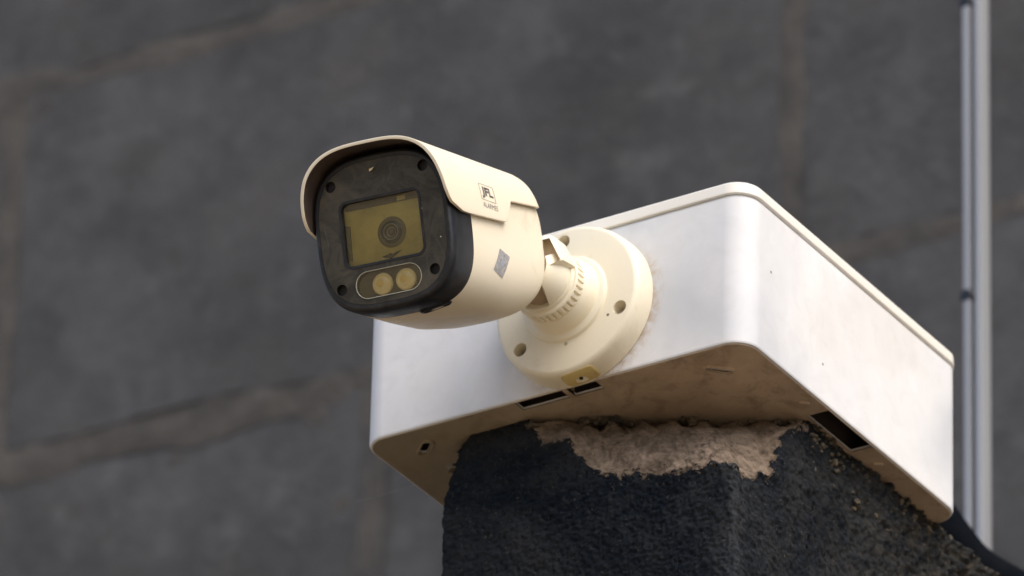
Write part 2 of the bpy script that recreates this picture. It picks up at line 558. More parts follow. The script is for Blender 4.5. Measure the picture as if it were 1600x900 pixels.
for zi, z in enumerate(zs):
    for (x, y, nx, ny, tg) in per:
        s = chip_s(x, y, tg)
        chip = 0.0; chipg = 0
        px, py, pz = x, y, z
        if s is not None:
            jag = .0008 * FR(Vector((s * 26, 3, 0)), .6, 2, 5)
            zl = zlow(s) + jag
            zz = zl if zl < -.0008 else -.0008
            if z > zz:
                k = (z - zz) / (0 - zz)
                tx = cA[0] + (cB[0] - cA[0]) * s; ty = cA[1] + (cB[1] - cA[1]) * s
                kk = .07 * min(1, k * 8) + .93 * k ** 1.35
                px = x + (tx - x) * kk; py = y + (ty - y) * kk
                chip = min(1, .5 + .5 * (z - zz) / .009)
                chipg = 1
            else:
                chip = max(0, .5 - .5 * (zz - z) / .009)
        # front top-left corner is knocked off too
        if tg in 'FL':
            dl = (x - PX0) + (y - PY0) + (-z) * .45
            if dl < .012:
                a = (.012 - dl) / .012
                q = a * (.0065 + .003 * FR(Vector((x * 300, y * 300, z * 300)), .8, 2, 3))
                px += q * .8; py += q * .5; pz -= a * .004
        if zi < len(zs) and z > -.14:
            vx = Vector((px, py, pz))
            rough = FR(vx * 380, .55, 2.1, 4) * .00065 + noise.noise(vx * 800) * .0003
            big = FR(vx * 45 + Vector((3, 1, 2)), .8, 2.1, 3) * .0011
            amp = 1.0
            if tg in 'RB':
                e = max(0, min(1, 1 + z / .06))
                yy = max(0, min(1, (y - .05) / .12))
                cr = noise.noise(vx * 170) * .5 + noise.noise(vx * 330) * .4 + noise.noise(vx * 650) * .3
                rough += (.0010 + .0042 * e * yy) * cr + .0014 * e * yy
            if chipg:
                bx_ = Vector((x, y, z))
                rough = FR(bx_ * 300, .65, 2.1, 5) * .0008
                big = FR(bx_ * 70, .8, 2.1, 3) * .0009
            dsp = rough + big
            if z == 0: dsp = -abs(dsp) * .3
            px += nx * dsp; py += ny * dsp
            if z > -.012 and tg != 'L':
                ed = 1 + z / .012
                pz -= ed * abs(FR(Vector((x * 140, y * 140, 7)), .6, 2, 4)) * .0020
                if chipg: pz -= ed * abs(noise.noise(Vector((x * 70, y * 70, 3)))) * .0075
        pz = min(pz, -.0004)
        verts.append((px, py, pz + H)); chipv.append(chip)
faces = []
for i in range(len(zs) - 1):
    for j in range(NP):
        a = i * NP + j; b = i * NP + (j + 1) % NP
        faces.append((a, a + NP, b + NP, b))
faces.append(tuple(range(NP)))
me = bpy.data.meshes.new('pillar'); me.from_pydata(verts, [], faces)
at_ = me.attributes.new('chip', 'FLOAT', 'POINT'); at_.data.foreach_set('value', chipv)
cw = [max(0, 1 - math.hypot(v[0] - PX1, v[1] - PY0) / .009) for v in verts]
at_ = me.attributes.new('edge', 'FLOAT', 'POINT'); at_.data.foreach_set('value', cw)
t = NT('black_painted_render_with_bare_mortar')
t.co = t.tc.outputs['Object']
ch = t.n('ShaderNodeAttribute'); ch.attribute_name = 'chip'
ed = t.n('ShaderNodeAttribute'); ed.attribute_name = 'edge'
pn = t.noise(170, 10, .72, dist=.4)
paint = t.mix(t.ramp(t.noise(26, 6, .65, dist=.6), .40, .62), (.0062, .0100, .0160), (.0270, .0295, .0330))
paint = t.mix(t.math('MULTIPLY', t.ramp(t.noise(420, 6, .75), .52, .70), .7), paint, (.045, .048, .050))
paint = t.mix(t.ramp(t.noise(900, 3, .6), .66, .72), paint, (.13, .12, .10))
paint = t.mix(t.ramp(t.noise(300, 5, .7), .30, .40, (1, 1, 1, 1), (0, 0, 0, 1)), paint, (.003, .004, .006))
sx = t.n('ShaderNodeSeparateXYZ'); t.l(t.co, sx.inputs[0])
dry = t.math('MULTIPLY', t.ramp(sx.outputs[1], .03, .16), t.ramp(t.noise(240, 6, .7), .40, .75))
paint = t.mix(t.math('MULTIPLY', dry, .85), paint, (.085, .072, .050))
wear = t.math('MULTIPLY', ed.outputs['Fac'], t.ramp(t.noise(260, 6, .75), .35, .7))
paint = t.mix(t.math('MULTIPLY', wear, .85), paint, (.070, .075, .080))
mort = t.mix(t.ramp(t.noise(110, 10, .75, dist=.6), .38, .62), (.36, .275, .205), (.12, .088, .062))
mort = t.mix(t.ramp(t.noise(420, 6, .75), .56, .70), mort, (.035, .032, .030))
mort = t.mix(t.math('MULTIPLY', t.ramp(t.noise(300, 6, .7), .58, .75), .5), mort, (.30, .25, .195))
cf = t.math('ADD', ch.outputs['Fac'], t.math('MULTIPLY', t.math('SUBTRACT', pn, .5), 1.9))
pm = t.ramp(cf, .47, .53)
t.base(t.mix(pm, paint, mort))
t.set(Roughness=.92, Specular_IOR_Level=.12)
h1 = t.noise(420, 10, .85)
b1 = t.bump(h1, 1.0, .0013)
t.bump(t.math('SUBTRACT', 1.0, pm), 1.0, .0012, prev=b1)
pillar_mat = t.m
pil = empty('concrete_pillar', 'rough black painted pillar with a chipped bare mortar corner under the white box', 'pillar', (0, 0, 0))
o = link('shaft', me, pil, pillar_mat, True, 60)
# loose crumbs of mortar along the broken top edges
V = []; Fc = []
def rock(c, r, rnd):
    bm = bmesh.new(); bmesh.ops.create_icosphere(bm, subdivisions=2, radius=r)
    off = Vector((rnd.random() * 50, rnd.random() * 50, 0)); sc = Vector((rnd.uniform(.7, 1.3), rnd.uniform(.7, 1.3), rnd.uniform(.5, 1)))
    for q in bm.verts:
        q.co *= 1 + .85 * noise.noise(q.co / r * 1.3 + off)
        q.co = Vector((q.co.x * sc.x, q.co.y * sc.y, q.co.z * sc.z)) + c
    k = len(V); bm.verts.index_update(); V.extend([q.co.copy() for q in bm.verts]); Fc.extend([tuple(w.index + k for w in q.verts) for q in bm.faces]); bm.free()
rnd = random.Random(3)
for i in range(26):
    s = rnd.random()
    rock(Vector((cA[0] + (cB[0] - cA[0]) * s + .001, cA[1] + (cB[1] - cA[1]) * s - .001, H - rnd.uniform(.001, .004))), rnd.uniform(.0007, .0019), rnd)
for i in range(420):
    y = rnd.uniform(.065, PY1)
    rock(Vector((PX1 + rnd.uniform(-.0008, .0010), y, H - rnd.uniform(.0008, .026) * rnd.random())), rnd.uniform(.0004, .0013), rnd)
for i in range(10):
    rock(Vector((PX0 + rnd.uniform(.001, .012), PY0 + rnd.uniform(.002, .008), H - rnd.uniform(.003, .014))), rnd.uniform(.0008, .0019), rnd)
t = NT('mortar_crumbs')
t.base(t.mix(t.ramp(t.noise(150, 6, .7), .42, .6), (.030, .028, .022), (.15, .12, .08))); t.set(Roughness=.9); t.bump(t.noise(900, 6, .8), .7, .0006)
o = link('mortar_crumbs', mesh('mortar_crumbs', V, Fc), pil, t.m); o['kind'] = 'stuff'

# ------------------------------------------------------------------ white box
WX, WY, WH, GZ = .1615, .1567, .0657, .0602
box = empty('junction_box', 'white plastic junction box with a cream lid, sitting on the black pillar', 'junction box', (0, 0, H))
def rr_sec(ins, z, r=.0098, bulge=0.0):
    pts = rrect(-WX + ins, -ins, ins, WY - ins, max(.0005, r - ins), 12)
    return [Vector((p[0], p[1], z)) for p in pts]
def bowed(secs): return secs
v, f = loft([rr_sec(.0010, 0), rr_sec(.0004, .0003), rr_sec(.0, .0011), rr_sec(0, GZ - .0012), rr_sec(.0009, GZ - .0010), rr_sec(.0009, GZ)])
bd = link('box_body', mesh('box_body', v, f), box, white_box)
bpy.context.view_layer.update()
cut = []
pts = rrect(-WX + .0022, -.0022, .0022, WY - .0022, .0076, 8)
cut.append(prism(pts, .0010, GZ + .01))
def rect(x0, x1, y0, y1): return [(x0, y0), (x1, y0), (x1, y1), (x0, y1)]
cut.append(prism(rect(-.0963, -.0765, .0013, .0074), -.01, .01))
cut.append(prism(rect(-.0745, -.0625, .0013, .0074), -.01, .01))
cut.append(prism(rect(-.0102, -.0013, .0606, .0923), -.01, .01))
cut.append(prism(rect(-.0963, -.0625, WY - .0064, WY - .0013), -.01, .01))
cut.append(prism(rect(-WX + .0013, -WX + .0064, .0606, .0923), -.01, .01))
def slot(cx, cy, ang, L, w, k=8):
    c, s = math.cos(ang), math.sin(ang); out = []
    for px, py in rrect(-L / 2, L / 2, -w / 2, w / 2, w / 2 * .98, k): out.append((cx + px * c - py * s, cy + px * s + py * c))
    return out
slots = [(-.0198, .0153, PI / 4), (-.1419, .0138, -PI / 4), (-.0198, WY - .015, -PI / 4), (-.1419, WY - .015, PI / 4)]
for cx, cy, a in slots: cut.append(prism(slot(cx, cy, a, .0098, .0030), -.01, .01))
boolean(bd, cut)
def mark_under(me):
    return
    vals = [1.0 if v.co.z < .0009 else 0.0 for v in me.vertices]
    a = me.attributes.new('under', 'FLOAT', 'POINT'); a.data.foreach_set('value', vals)
wn(bd)
mark_under(bd.data)
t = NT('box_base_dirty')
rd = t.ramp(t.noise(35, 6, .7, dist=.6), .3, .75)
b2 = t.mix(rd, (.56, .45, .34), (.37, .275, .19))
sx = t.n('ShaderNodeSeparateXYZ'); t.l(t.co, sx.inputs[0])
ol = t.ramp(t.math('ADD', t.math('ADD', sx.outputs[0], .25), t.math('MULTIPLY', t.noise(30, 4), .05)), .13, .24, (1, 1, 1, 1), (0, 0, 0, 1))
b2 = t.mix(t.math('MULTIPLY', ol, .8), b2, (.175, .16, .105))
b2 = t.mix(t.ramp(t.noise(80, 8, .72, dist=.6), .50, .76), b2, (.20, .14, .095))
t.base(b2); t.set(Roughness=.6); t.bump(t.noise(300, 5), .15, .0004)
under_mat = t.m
def ringpart(name, cx, cy, a, L, w, Li, wi, h=.0012):
    o1 = slot(cx, cy, a, L, w); o2 = slot(cx, cy, a, L - .0008, w - .0008); i2 = slot(cx, cy, a, Li + .0006, wi + .0006); i1 = slot(cx, cy, a, Li, wi)
    secs = [[Vector((p[0], p[1], z)) for p in s] for s, z in ((o1, .0002), (o2, -h), (i2, -h), (i1, .0004))]
    vv, ff = loft(secs, False, False)
    return link(name, mesh(name, vv, ff), box, under_mat)
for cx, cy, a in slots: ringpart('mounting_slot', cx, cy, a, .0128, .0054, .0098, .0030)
def nub(x, y, ang=PI / 2):
    vv, ff = prism(slot(x, y, ang, .0042, .0020), -.0009, .0003, .0004)
    link('moulding_pip', mesh('moulding_pip', vv, ff), box, under_mat)
nub(-.0061, .0515, 0.6); nub(-.0061, .1045, 0.6)
# base panel skin: separates the dirty underside from the clean walls
pts = rrect(-WX + .0011, -.0011, .0011, WY - .0011, .0086, 12)
vv, ff = prism(pts, -.00025, .0003, .0002)
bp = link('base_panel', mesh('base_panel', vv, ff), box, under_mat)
bpy.context.view_layer.update()
boolean(bp, cut[1:]); wn(bp)
# inner rib, and a dark block painting the hollow's shade behind the knockouts
link('inner_rib', boxm(-.0765, -.0745, .0012, .0066, -.0006, .012, .0002), box, under_mat)
link('inner_shade_block', boxm(-.15, -.012, .012, .145, .004, .030, .002), box, dark_in)
# lid with rolled edge, slightly proud of the walls
v, f = loft([rr_sec(.0006, GZ + .0004), rr_sec(-.0004, GZ + .0005), rr_sec(-.0005, GZ + .0010), rr_sec(-.0003, WH - .0012), rr_sec(.0006, WH - .0003), rr_sec(.0020, WH)])
wn(link('lid', mesh('lid', v, f), box, lid_mat))

# ------------------------------------------------------------------ security camera
S = .0002215
P0 = Vector((-.0748, -.1192, .0057))
R3 = Vector((.9928, .1065, -.0067)).normalized()
U3 = Vector((.0410, -.3219, .9456)); U3 = (U3 - R3 * U3.dot(R3)).normalized()
F3 = R3.cross(U3)
MB = Matrix((R3, U3, F3)).transposed().to_4x4(); MB.translation = P0     # body frame -> box frame
cctv = empty('security_camera', 'cream bullet security camera with black face and round wall bracket, on the white box', 'security camera', (0, 0, H))
CX = -4
ZS = 1.07
N = 3.1
def se(hw, top, bot, n=N, cnt=120, a0=0, a1=2 * PI, closed=True):
    cy = (top + bot) / 2; hh = (top - bot) / 2
    out = []
    for i in range(cnt if closed else cnt + 1):
        a = a0 + (a1 - a0) * i / cnt
        c, s = math.cos(a), math.sin(a)
        out.append((CX + hw * math.copysign(abs(c) ** (2 / n), c), cy + hh * math.copysign(abs(s) ** (2 / n), s)))
    return out
def bodyloft(tab):
    secs = []
    for z, hw, top, bot in tab: secs.append([Vector((x * S, y * S, -z * ZS * S)) for x, y in se(hw, top, bot)])
    return loft(secs)
def bpart(name, v, f, m, parent=cctv, ang=35, xf=None):
    me = mesh(name, v, f)
    if xf: me.transform(xf)
    me.transform(MB)
    return link(name, me, parent, m, True, ang)
def px(pts, z0, z1, b=0):
    return prism([(x * S, y * S) for x, y in pts], -z1 * S, -z0 * S, b * S)
bot = lambda z: -127.5 + .02 * z + .00078 * max(0, z - 165) ** 2
# cream body
tab = [(66, 117.0, 125, bot(66) + 1.5), (72, 118.6, 126.6, bot(72)), (140, 119, 127, bot(140)), (220, 119, 126, bot(220)), (300, 118.5, 123, bot(300)), (322, 117, 120, bot(322) + 1),
       (334, 114, 116, bot(334) + 4), (342, 108.5, 110, bot(342) + 10), (346, 100, 101, bot(346) + 19), (347.5, 92, 92, bot(346) + 28)]
bodyo = bpart('body', *bodyloft(tab), cream)
# black bezel ring
tab = [(0, 112.5, 119, -119.5), (1.5, 115, 122, -122), (5, 117, 124.5, -125), (14, 118.6, 126.5, -127), (40, 119.4, 127.2, -126.2), (66, 119.6, 127.4, -125), (70.5, 119.2, 127, -124.4), (71, 112, 120, -116)]
bez = bpart('bezel', *bodyloft(tab), bezel_mat)
bpy.context.view_layer.update()
def xfc(vf): return ([MB @ p for p in vf[0]], vf[1])
def circ(cx, cy, r, k=28): return [(cx + r * math.cos(2 * PI * i / k), cy + r * math.sin(2 * PI * i / k)) for i in range(k)]
screws = [(-85, 84), (76, 88), (77, -78.5), (-85, -82)]
win = rrect(-76, 67, -53, 57, 15, 8)
capsule = rrect(-60, 54, -104.5, -60.5, 21.5, 12)
cut = [xfc(px(win, -10, 16)), xfc(px(capsule, -10, 12))]
for x, y in screws: cut.append(xfc(px(circ(x, y, 9.2), -10, 14)))
cut.append(xfc(px(se(108.5, 114.5, -114.8, cnt=80), -10, 0.9)))
boolean(bez, cut)
# slightly dished matte face panel laid in the bezel
fp = bpart('face_panel', *px(se(108.2, 114.2, -114.5, cnt=96), .15, 2.2, .6), face_mat)
bpy.context.view_layer.update()
boolean(fp, [xfc(px(rrect(-74, 65, -51, 55, 14, 8), -10, 16)), xfc(px(capsule, -10, 12))] + [xfc(px(circ(x, y, 9), -10, 14)) for x, y in screws])
wn(fp); wn(bez)
for x, y in screws:
    v, f = px(circ(x, y, 9.1), 9, 11)
    bpart('screw', v, f, hole_mat)
    v, f = px(circ(x, y, 4.5, 6), 6.5, 9.5, .8)
# window frame (soft step around the pane)
def frame(outer, inner, z0, z1, zi):
    secs = []
    for pts, z in ((outer, z1), (outer, z0), (inner, z0 + .2), (inner, zi)):
        secs.append([Vector((x * S, y * S, -z * S)) for x, y in pts])
    return loft(secs, False, False)
bpart('window_frame', *frame(rrect(-75.5, 66.5, -52.5, 56.5, 14.5, 8), rrect(-71.5, 62.5, -48.5, 52.3, 11, 8), -.9, 8, 8), bezel_mat)
wp = bpart('window', *px(rrect(-73, 64, -50, 54, 12, 8), 12.4, 14.6, .3), olive_mat)
# what is behind the glass: dark strips, lens barrel, painted reflection smudge
wpart = lambda name, v, f, m, **k: bpart(name, v, f, m, wp, **k)
T = lambda x, y, z: Matrix.Translation((x * S, y * S, -z * S))
def lat(prof, n=48, caps=(True, True)):
    return lathe([(a * S, -b * S) for a, b in prof], n, True, caps)
v, f = lat([(30, 12.6), (28, 11.4), (23, 10.8), (20.5, 10.8)], 40, (False, False))
wpart('lens_holder', v, f, simple('lens_holder', (.16, .135, .05), .4), xf=T(6, -4, 0) @ Matrix.Diagonal((.84, .84, 1, 1)))
v, f = lat([(22, 12.4), (21, 9.5), (17, 8.2), (15.5, 8.0), (14.2, 9.2), (12.8, 10.5), (11, 11.0)], 48, (False, True))
wpart('lens_barrel', v, f, lens_dark, xf=T(6, -4, 0) @ Matrix.Diagonal((.84, .84, 1, 1)))
v, f = lat([(15.8, 8.2), (15.4, 7.3), (14.0, 7.3), (13.2, 8.4)], 48, (False, False))
wpart('lens_ring', v, f, lens_grey, xf=T(6, -4, 0) @ Matrix.Diagonal((.84, .84, 1, 1)))
v, f = lat([(9.4, 10.8), (9.2, 10.1), (8.2, 10.1), (7.8, 10.8)], 40, (False, False))
wpart('lens_ring', v, f, lens_grey, xf=T(6, -4, 0) @ Matrix.Diagonal((.84, .84, 1, 1)))
v, f = lat([(7.6, 10.9), (6.4, 9.6), (4.5, 8.9), (2.2, 8.5), (.4, 8.4)], 32)
wpart('lens', v, f, simple('lens_glass', (.12, .11, .06), .05), xf=T(6, -4, 0) @ Matrix.Diagonal((.84, .84, 1, 1)))
nt_pts = [(-16, -40), (-8, -43), (0, -46), (8, -42), (20, -35), (10, -36.5), (4, -38.5), (-1, -36.5), (-8, -38.5)]
wpart('reflection_smudge', *px(nt_pts, 12.2, 12.6), lens_dark)  # dark reflection in the window, shaped as a flat black piece
bpart('window_pane', *px(rrect(-72.5, 63.5, -49.5, 53.3, 11.5, 8), 4.2, 5.6), glass_mat)
wpart('dark_strip', *px(rrect(-68, 58, 42, 52, 2, 4), 10.5, 12.6), simple('olive_recess_shade', (.10, .085, .035), .4))  # shadow of the frame along the recess top, painted as a dark strip
wpart('bright_tab', *px([(22, 43), (36, 43), (36, 50), (22, 50)], 9.6, 10.4), olive_mat)
wpart('dark_strip', *px([(-73, -36), (-66, -38), (-64, 18), (-72, 20)], 10.5, 12.6), simple('dark_olive_side', (.16, .14, .06), .4))
bpart('window_edge', *frame(rrect(-73, 64, -50, 54, 12, 8), rrect(-71.6, 62.6, -48.6, 52.6, 10.8, 8), 3.4, 5.2, 5), simple('pale_edge', (.36, .34, .22), .25))
# LED pocket
lp = bpart('led_window', *px(rrect(-58.5, 52.5, -103, -62, 20, 10), 6, 8), olive_dark)
led_x = (-16, 24.5)
for x in led_x:
    lo = bpart('led', *lat([(17.8, 6.2), (17.6, 4.0), (16.6, 2.6), (15.0, 2.2), (14.0, 3.4), (12.4, 4.2), (10, 3.2), (6, 2.5), (2, 2.3), (.3, 2.3)], 40, (False, True)), led_mat, lp, 60, T(x, -84.5, 0))
    v, f = lat([(6.4, 3.0), (5.6, 2.2), (3.5, 1.9), (.3, 1.8)], 24)
    bpart('led_core', v, f, led_core, lp, 60, T(x - 3, -83, 0))
oc = rrect(-60.0, 54.0, -104.5, -60.5, 21.6, 14); ic = rrect(-59.0, 53.0, -103.5, -61.5, 20.6, 14)
bpart('led_gasket', *frame(oc, ic, -1.0, 6, 5), rim_mat)
bpart('led_pane', *px(rrect(-59, 53, -103.6, -61.4, 20.5, 10), .2, .9), clear_mat)
# small latch outline on the underside seam
for q, (a, b_, c, d) in enumerate(((12, 66, 60, 78),)):
    pts = rrect(a, b_, c, d, 8, 6)
    secs = []
    for s_, e in ((0, 0), (1.5, 1.5), (4, 1.5), (5, .9)):
        pp = rrect(a + s_, b_ - s_, c + s_, d - s_, 8 - s_, 6)
        sec = []
        for x, z in pp:
            tz = bot(z); cy = (127 + tz) / 2; hh = (127 - tz) / 2
            yy = cy - hh * (max(0, 1 - abs((x - CX) / 119) ** N)) ** (1 / N)
            sec.append(Vector((x * S, (yy - e) * S, -z * ZS * S)))
        secs.append(sec)
    v, f = loft(secs, False, True)
    bpart('latch', v, f, bezel_mat, ang=60)
# fallen scrap lodged under the visor
v, f = px([(-14, 95), (-9, 97), (-6, 101), (-10, 99.5), (-14, 99)], -3.5, -2.2)
bpart('debris', v, f, wasp)

# visor shell
def visor():
    A = 92
    def surf(z, hw, top):
        return hw, top
    zf_pts = [(9, 50), (10, 30), (12, 12), (16, 0), (24, -10), (40, -19), (65, -25), (95, -30), (200, -36)]
    def zfront(y):
        for (a, b), (c, d) in zip(zf_pts, zf_pts[1:]):
            if y <= c: return b + (d - b) * max(0, (y - a)) / (c - a)
        return zf_pts[-1][1]
    zb = 334
    def ylow(z):
        # lower side edge: deep in front, stepped up at the rear
        if z < 50: return 10
        if z < 178: return 10 + (z - 50) * .05
        if z < 186:
            return 16.5 + 5 * (1 - math.cos((z - 178) / 8 * PI / 2))
        if z < 206: return 22 + (z - 186) / 20 * 29
        if z < 211: return 51 + 5 * math.sin((z - 206) / 5 * PI / 2)
        if z < 320: return 56 + (z - 211) * .075
        return 64 + (z - 320) ** 2 * .06
    # columns follow angle; rows follow z. build outer + inner shells
    us = [i / A for i in range(A + 1)]
    zr = [0, .01, .025, .045, .07, .1, .14, .18, .22, .26, .30, .34, .38, .42, .46, .50, .54, .56, .57, .575, .58, .585, .59, .60, .61, .62, .63, .64, .645, .65, .66, .68, .72, .76, .8, .84, .88, .91, .94, .96, .975, .985, .993, 1]
    def point(u, k, off, rb):
        # u 0..1 from right lower edge over the top to the left lower edge
        z = 0
        for _ in range(1):
            pass
        # angle limits depend on z; front z depends on y
        z = -36 + (zb + 36) * k
        for _ in range(12):
            back = 0
            if z > zb - 30: back = ((z - (zb - 30)) / 30) ** 2
            hw = 127 - off - 10 * back * (1 if off < 3 else 1); top = 138.5 - off - 16 * back
            hh = top; n = N
            yl = ylow(max(z, -36))
            s = min(.98, max(0, yl / hh)); a0 = math.asin(s ** (n / 2))
            a = a0 + (PI - 2 * a0) * u
            c, sn = math.cos(a), math.sin(a)
            y = hh * abs(sn) ** (2 / n)
            zf = zfront(y)
            znew = zf + (zb - zf) * k
            if abs(znew - z) < .05: break
            z = .5 * z + .5 * znew
        x = CX + hw * math.copysign(abs(c) ** (2 / n), c)
        # rear edge tucks in
        return Vector((x * S, y * S, -z * 1.08 * S)), z
    V = []; Fc = []
    offs = [1.0, 0.0, 0.0]
    # denser angular sampling by arc length
    def grid(off, rb=0, z_in=0):
        idx = []
        for k in zr:
            row = []
            for u in us:
                p, z = point(u, k, off, rb)
                row.append(len(V)); V.append(p)
            idx.append(row)
        return idx
    g0 = grid(0); g1 = grid(5.2)
    def skin(g, flip):
        for i in range(len(g) - 1):
            for j in range(len(g[0]) - 1):
                q = (g[i][j], g[i][j + 1], g[i + 1][j + 1], g[i + 1][j])
                Fc.append(q[::-1] if flip else q)
    skin(g0, False); skin(g1, True)
    for j in range(A):
        Fc.append((g0[0][j + 1], g0[0][j], g1[0][j], g1[0][j + 1]))
        Fc.append((g0[-1][j], g0[-1][j + 1], g1[-1][j + 1], g1[-1][j]))
    for i in range(len(zr) - 1):
        Fc.append((g0[i][0], g0[i + 1][0], g1[i + 1][0], g1[i][0]))
        Fc.append((g0[i + 1][-1], g0[i][-1], g1[i][-1], g1[i + 1][-1]))
    n_out = (len(zr) - 1) * A
    return V, Fc, n_out
V, Fc, n_out = visor()
me = bpy.data.meshes.new('visor'); me.from_pydata([tuple(p) for p in V], [], Fc)
me.materials.append(cream); me.materials.append(visor_in)
for i in range(n_out, 2 * n_out): me.polygons[i].material_index = 1
bm = bmesh.new(); bm.from_mesh(me)
bmesh.ops.recalc_face_normals(bm, faces=bm.faces)
# round the rims
sh = [e for e in bm.edges if len(e.link_faces) == 2 and e.calc_face_angle(0) > math.radians(50)]
bmesh.ops.bevel(bm, geom=sh, offset=1.6 * S, segments=3, affect='EDGES', profile=.5, clamp_overlap=True, material=0)
bm.to_mesh(me); bm.free()
me.transform(MB)
vis = bpy.data.objects.new('visor', me); COL.objects.link(vis); vis.parent = cctv
for p in me.polygons: p.use_smooth = True
me.set_sharp_from_angle(angle=math.radians(40))

# print on the visor: logo box, outlined JFL, ALARMES
def on_side(zc, yc, a, b, e=.35, hw=127, top=138.5, botm=None):
    """surface point of the right side at z=zc+a, y=yc+b"""
    z = zc + a; y = yc + b
    if botm is None: cy, hh = 0, top
    else: tz = bot(z); cy = (127 + tz) / 2; hh = (127 - tz) / 2
    x = CX + hw * max(0, 1 - abs((y - cy) / hh) ** N) ** (1 / N)
    return Vector(((x + e) * S, y * S, -z * 1.04 * S))
def text_mesh(txt, size, outline=0.0):
    cu = bpy.data.curves.new('t', 'FONT'); cu.body = txt; cu.size = size; cu.align_x = 'CENTER'; cu.align_y = 'CENTER'
    cu.resolution_u = 4
    if outline: cu.fill_mode = 'NONE'; cu.bevel_depth = outline; cu.bevel_resolution = 0
    else: cu.fill_mode = 'FRONT'
    ob = bpy.data.objects.new('t', cu); COL.objects.link(ob)
    bpy.context.view_layer.update()
    me = bpy.data.meshes.new_from_object(ob.evaluated_get(bpy.context.evaluated_depsgraph_get()))
    bpy.data.objects.remove(ob); return me
def logo_part(me, zc, yc, sx, sy):
    xs = [v.co.x for v in me.vertices]; ys = [v.co.y for v in me.vertices]
    cx, cy = (min(xs) + max(xs)) / 2, (min(ys) + max(ys)) / 2; W, Hh = max(xs) - min(xs), max(ys) - min(ys)
    for v in me.vertices:
        a = (v.co.x - cx) / W * sx; b = (v.co.y - cy) / Hh * sy
        v.co = MB @ on_side(zc, yc, a, b, .35 + v.co.z * 0)
    return me
LZ, LY = 131, 55
me = logo_part(text_mesh('JFL', 1, .045), LZ, LY - .5, 40, 19)
link('printed_logo', me, vis, print_mat, False)
me = logo_part(text_mesh('ALARMES', 1), LZ + 3, LY - 21.5, 53, 8.6)
link('printed_name', me, vis, print_mat, False)
v = []; f = []
W2, H2 = 26, 13.5
loopo = []; K = 12
def rectloop(w, h):
    pts = []
    for i in range(K): pts.append((-w + 2 * w * i / K, -h))
    for i in range(K): pts.append((w, -h + 2 * h * i / K))
    for i in range(K): pts.append((w - 2 * w * i / K, h))
    for i in range(K): pts.append((-w, h - 2 * h * i / K))
    return pts
a_ = rectloop(W2, H2); b_ = rectloop(W2 - 1.5, H2 - .8)
v = [MB @ on_side(LZ, LY, *p) for p in a_] + [MB @ on_side(LZ, LY, *p) for p in b_]
n = len(a_); f = [(i, (i + 1) % n, n + (i + 1) % n, n + i) for i in range(n)]
link('printed_frame', mesh('printed_frame', v, f), vis, print_mat, False)
# small grey seal on the body side
def seal(zc, yc, e1, e2, e, m, name, par, round_=False):
    v = []; f = []; K = 6
    for i in range(K + 1):
        for j in range(K + 1):
            a, b = i / K - .5, j / K - .5
            if round_:
                rr = max(abs(a), abs(b)) * 1.0; L = math.hypot(a, b) or 1; a, b = a / L * rr, b / L * rr
            v.append(MB @ on_side(zc, yc, e1[0] * a + e2[0] * b, e1[1] * a + e2[1] * b, e, 119, 127, 1))
    for i in range(K):
        for j in range(K):
            q = i * (K + 1) + j; f.append((q, q + 1, q + K + 2, q + K + 1))
    return link(name, mesh(name, v, f), par, m)
sl_ = seal(174, -50, (35, -8.6), (-22, -36.6), .4, seal_mat, 'seal_sticker', bodyo)
seal(174, -50, (11, -2), (-4, -11), .7, seal_blue, 'seal_centre', bodyo, True)

# ------------------------------------------------------------------ wall flange, stem and ball
FC = Vector((-.0686, 0, .0290))
MF = Matrix.Translation(FC) @ Matrix.Rotation(PI / 2, 4, 'X')          # lathe z -> -y (out of the face)
def fpart(name, v, f, m, parent=cctv, ang=35):
    me = mesh(name, v, f); me.transform(MF); return link(name, me, parent, m, True, ang)
fl = fpart('flange', *lathe([(.0300, .00005), (.0303, .0004), (.0302, .0040), (.0298, .0078), (.0294, .0090), (.0287, .0098), (.0278, .0101), (.0185, .0101), (.0172, .0102), (.0169, .0106), (.0167, .0113), (.0162, .0117), (.0152, .0118), (.0146, .0122), (.0144, .0130), (.0142, .0150), (.0135, .0186), (.0130, .0192), (.0126, .0194)], 128), cream2)
bpy.context.view_layer.update()
hol = []
hpos = [(.0242 * math.cos(math.radians(a)), .0242 * math.sin(math.radians(a))) for a in (-22, 219, 94)]
for hx, hy in hpos:
    pts = [(hx + .0027 * math.cos(2 * PI * i / 28), hy + .0027 * math.sin(2 * PI * i / 28)) for i in range(28)]
    vv, ff = prism(pts, .0022, .02)
    hol.append(([MF @ p for p in vv], ff))
boolean(fl, hol)
for hx, hy in hpos:
    vv, ff = lathe([(.00262, .0023), (.0026, .0044), (.0020, .0052), (.0006, .0054)], 20)
    me = mesh('screw', [p + Vector((hx, hy, 0)) for p in vv], ff); me.transform(MF); link('screw', me, cctv, rust_mat)
# knurled ring with cut teeth
secs = []
nt_ = 36; n = nt_ * 8
for r0, h, k in ((.0122, .0190, 0), (.0131, .0192, 0), (.0134, .0196, 0), (.0134, .0202, 1), (.0134, .0230, 1), (.0133, .0237, 0), (.0129, .0242, 0), (.0122, .0243, 0), (.0119, .0246, 0), (.0118, .0252, 0), (.0116, .0256, 0), (.0108, .0257, 0), (.0107, .0253, 0), (.0099, .0252, 0)):
    sec = []
    for j in range(n):
        a = 2 * PI * j / n
        rr = r0
        ph = j % 8
        if k and ph in (0, 1, 2): rr = r0 - .0010
        sec.append(Vector((rr * math.cos(a), rr * math.sin(a), h)))
    secs.append(sec)
fpart('knurled_ring', *loft(secs, True, True), cream2, ang=30)
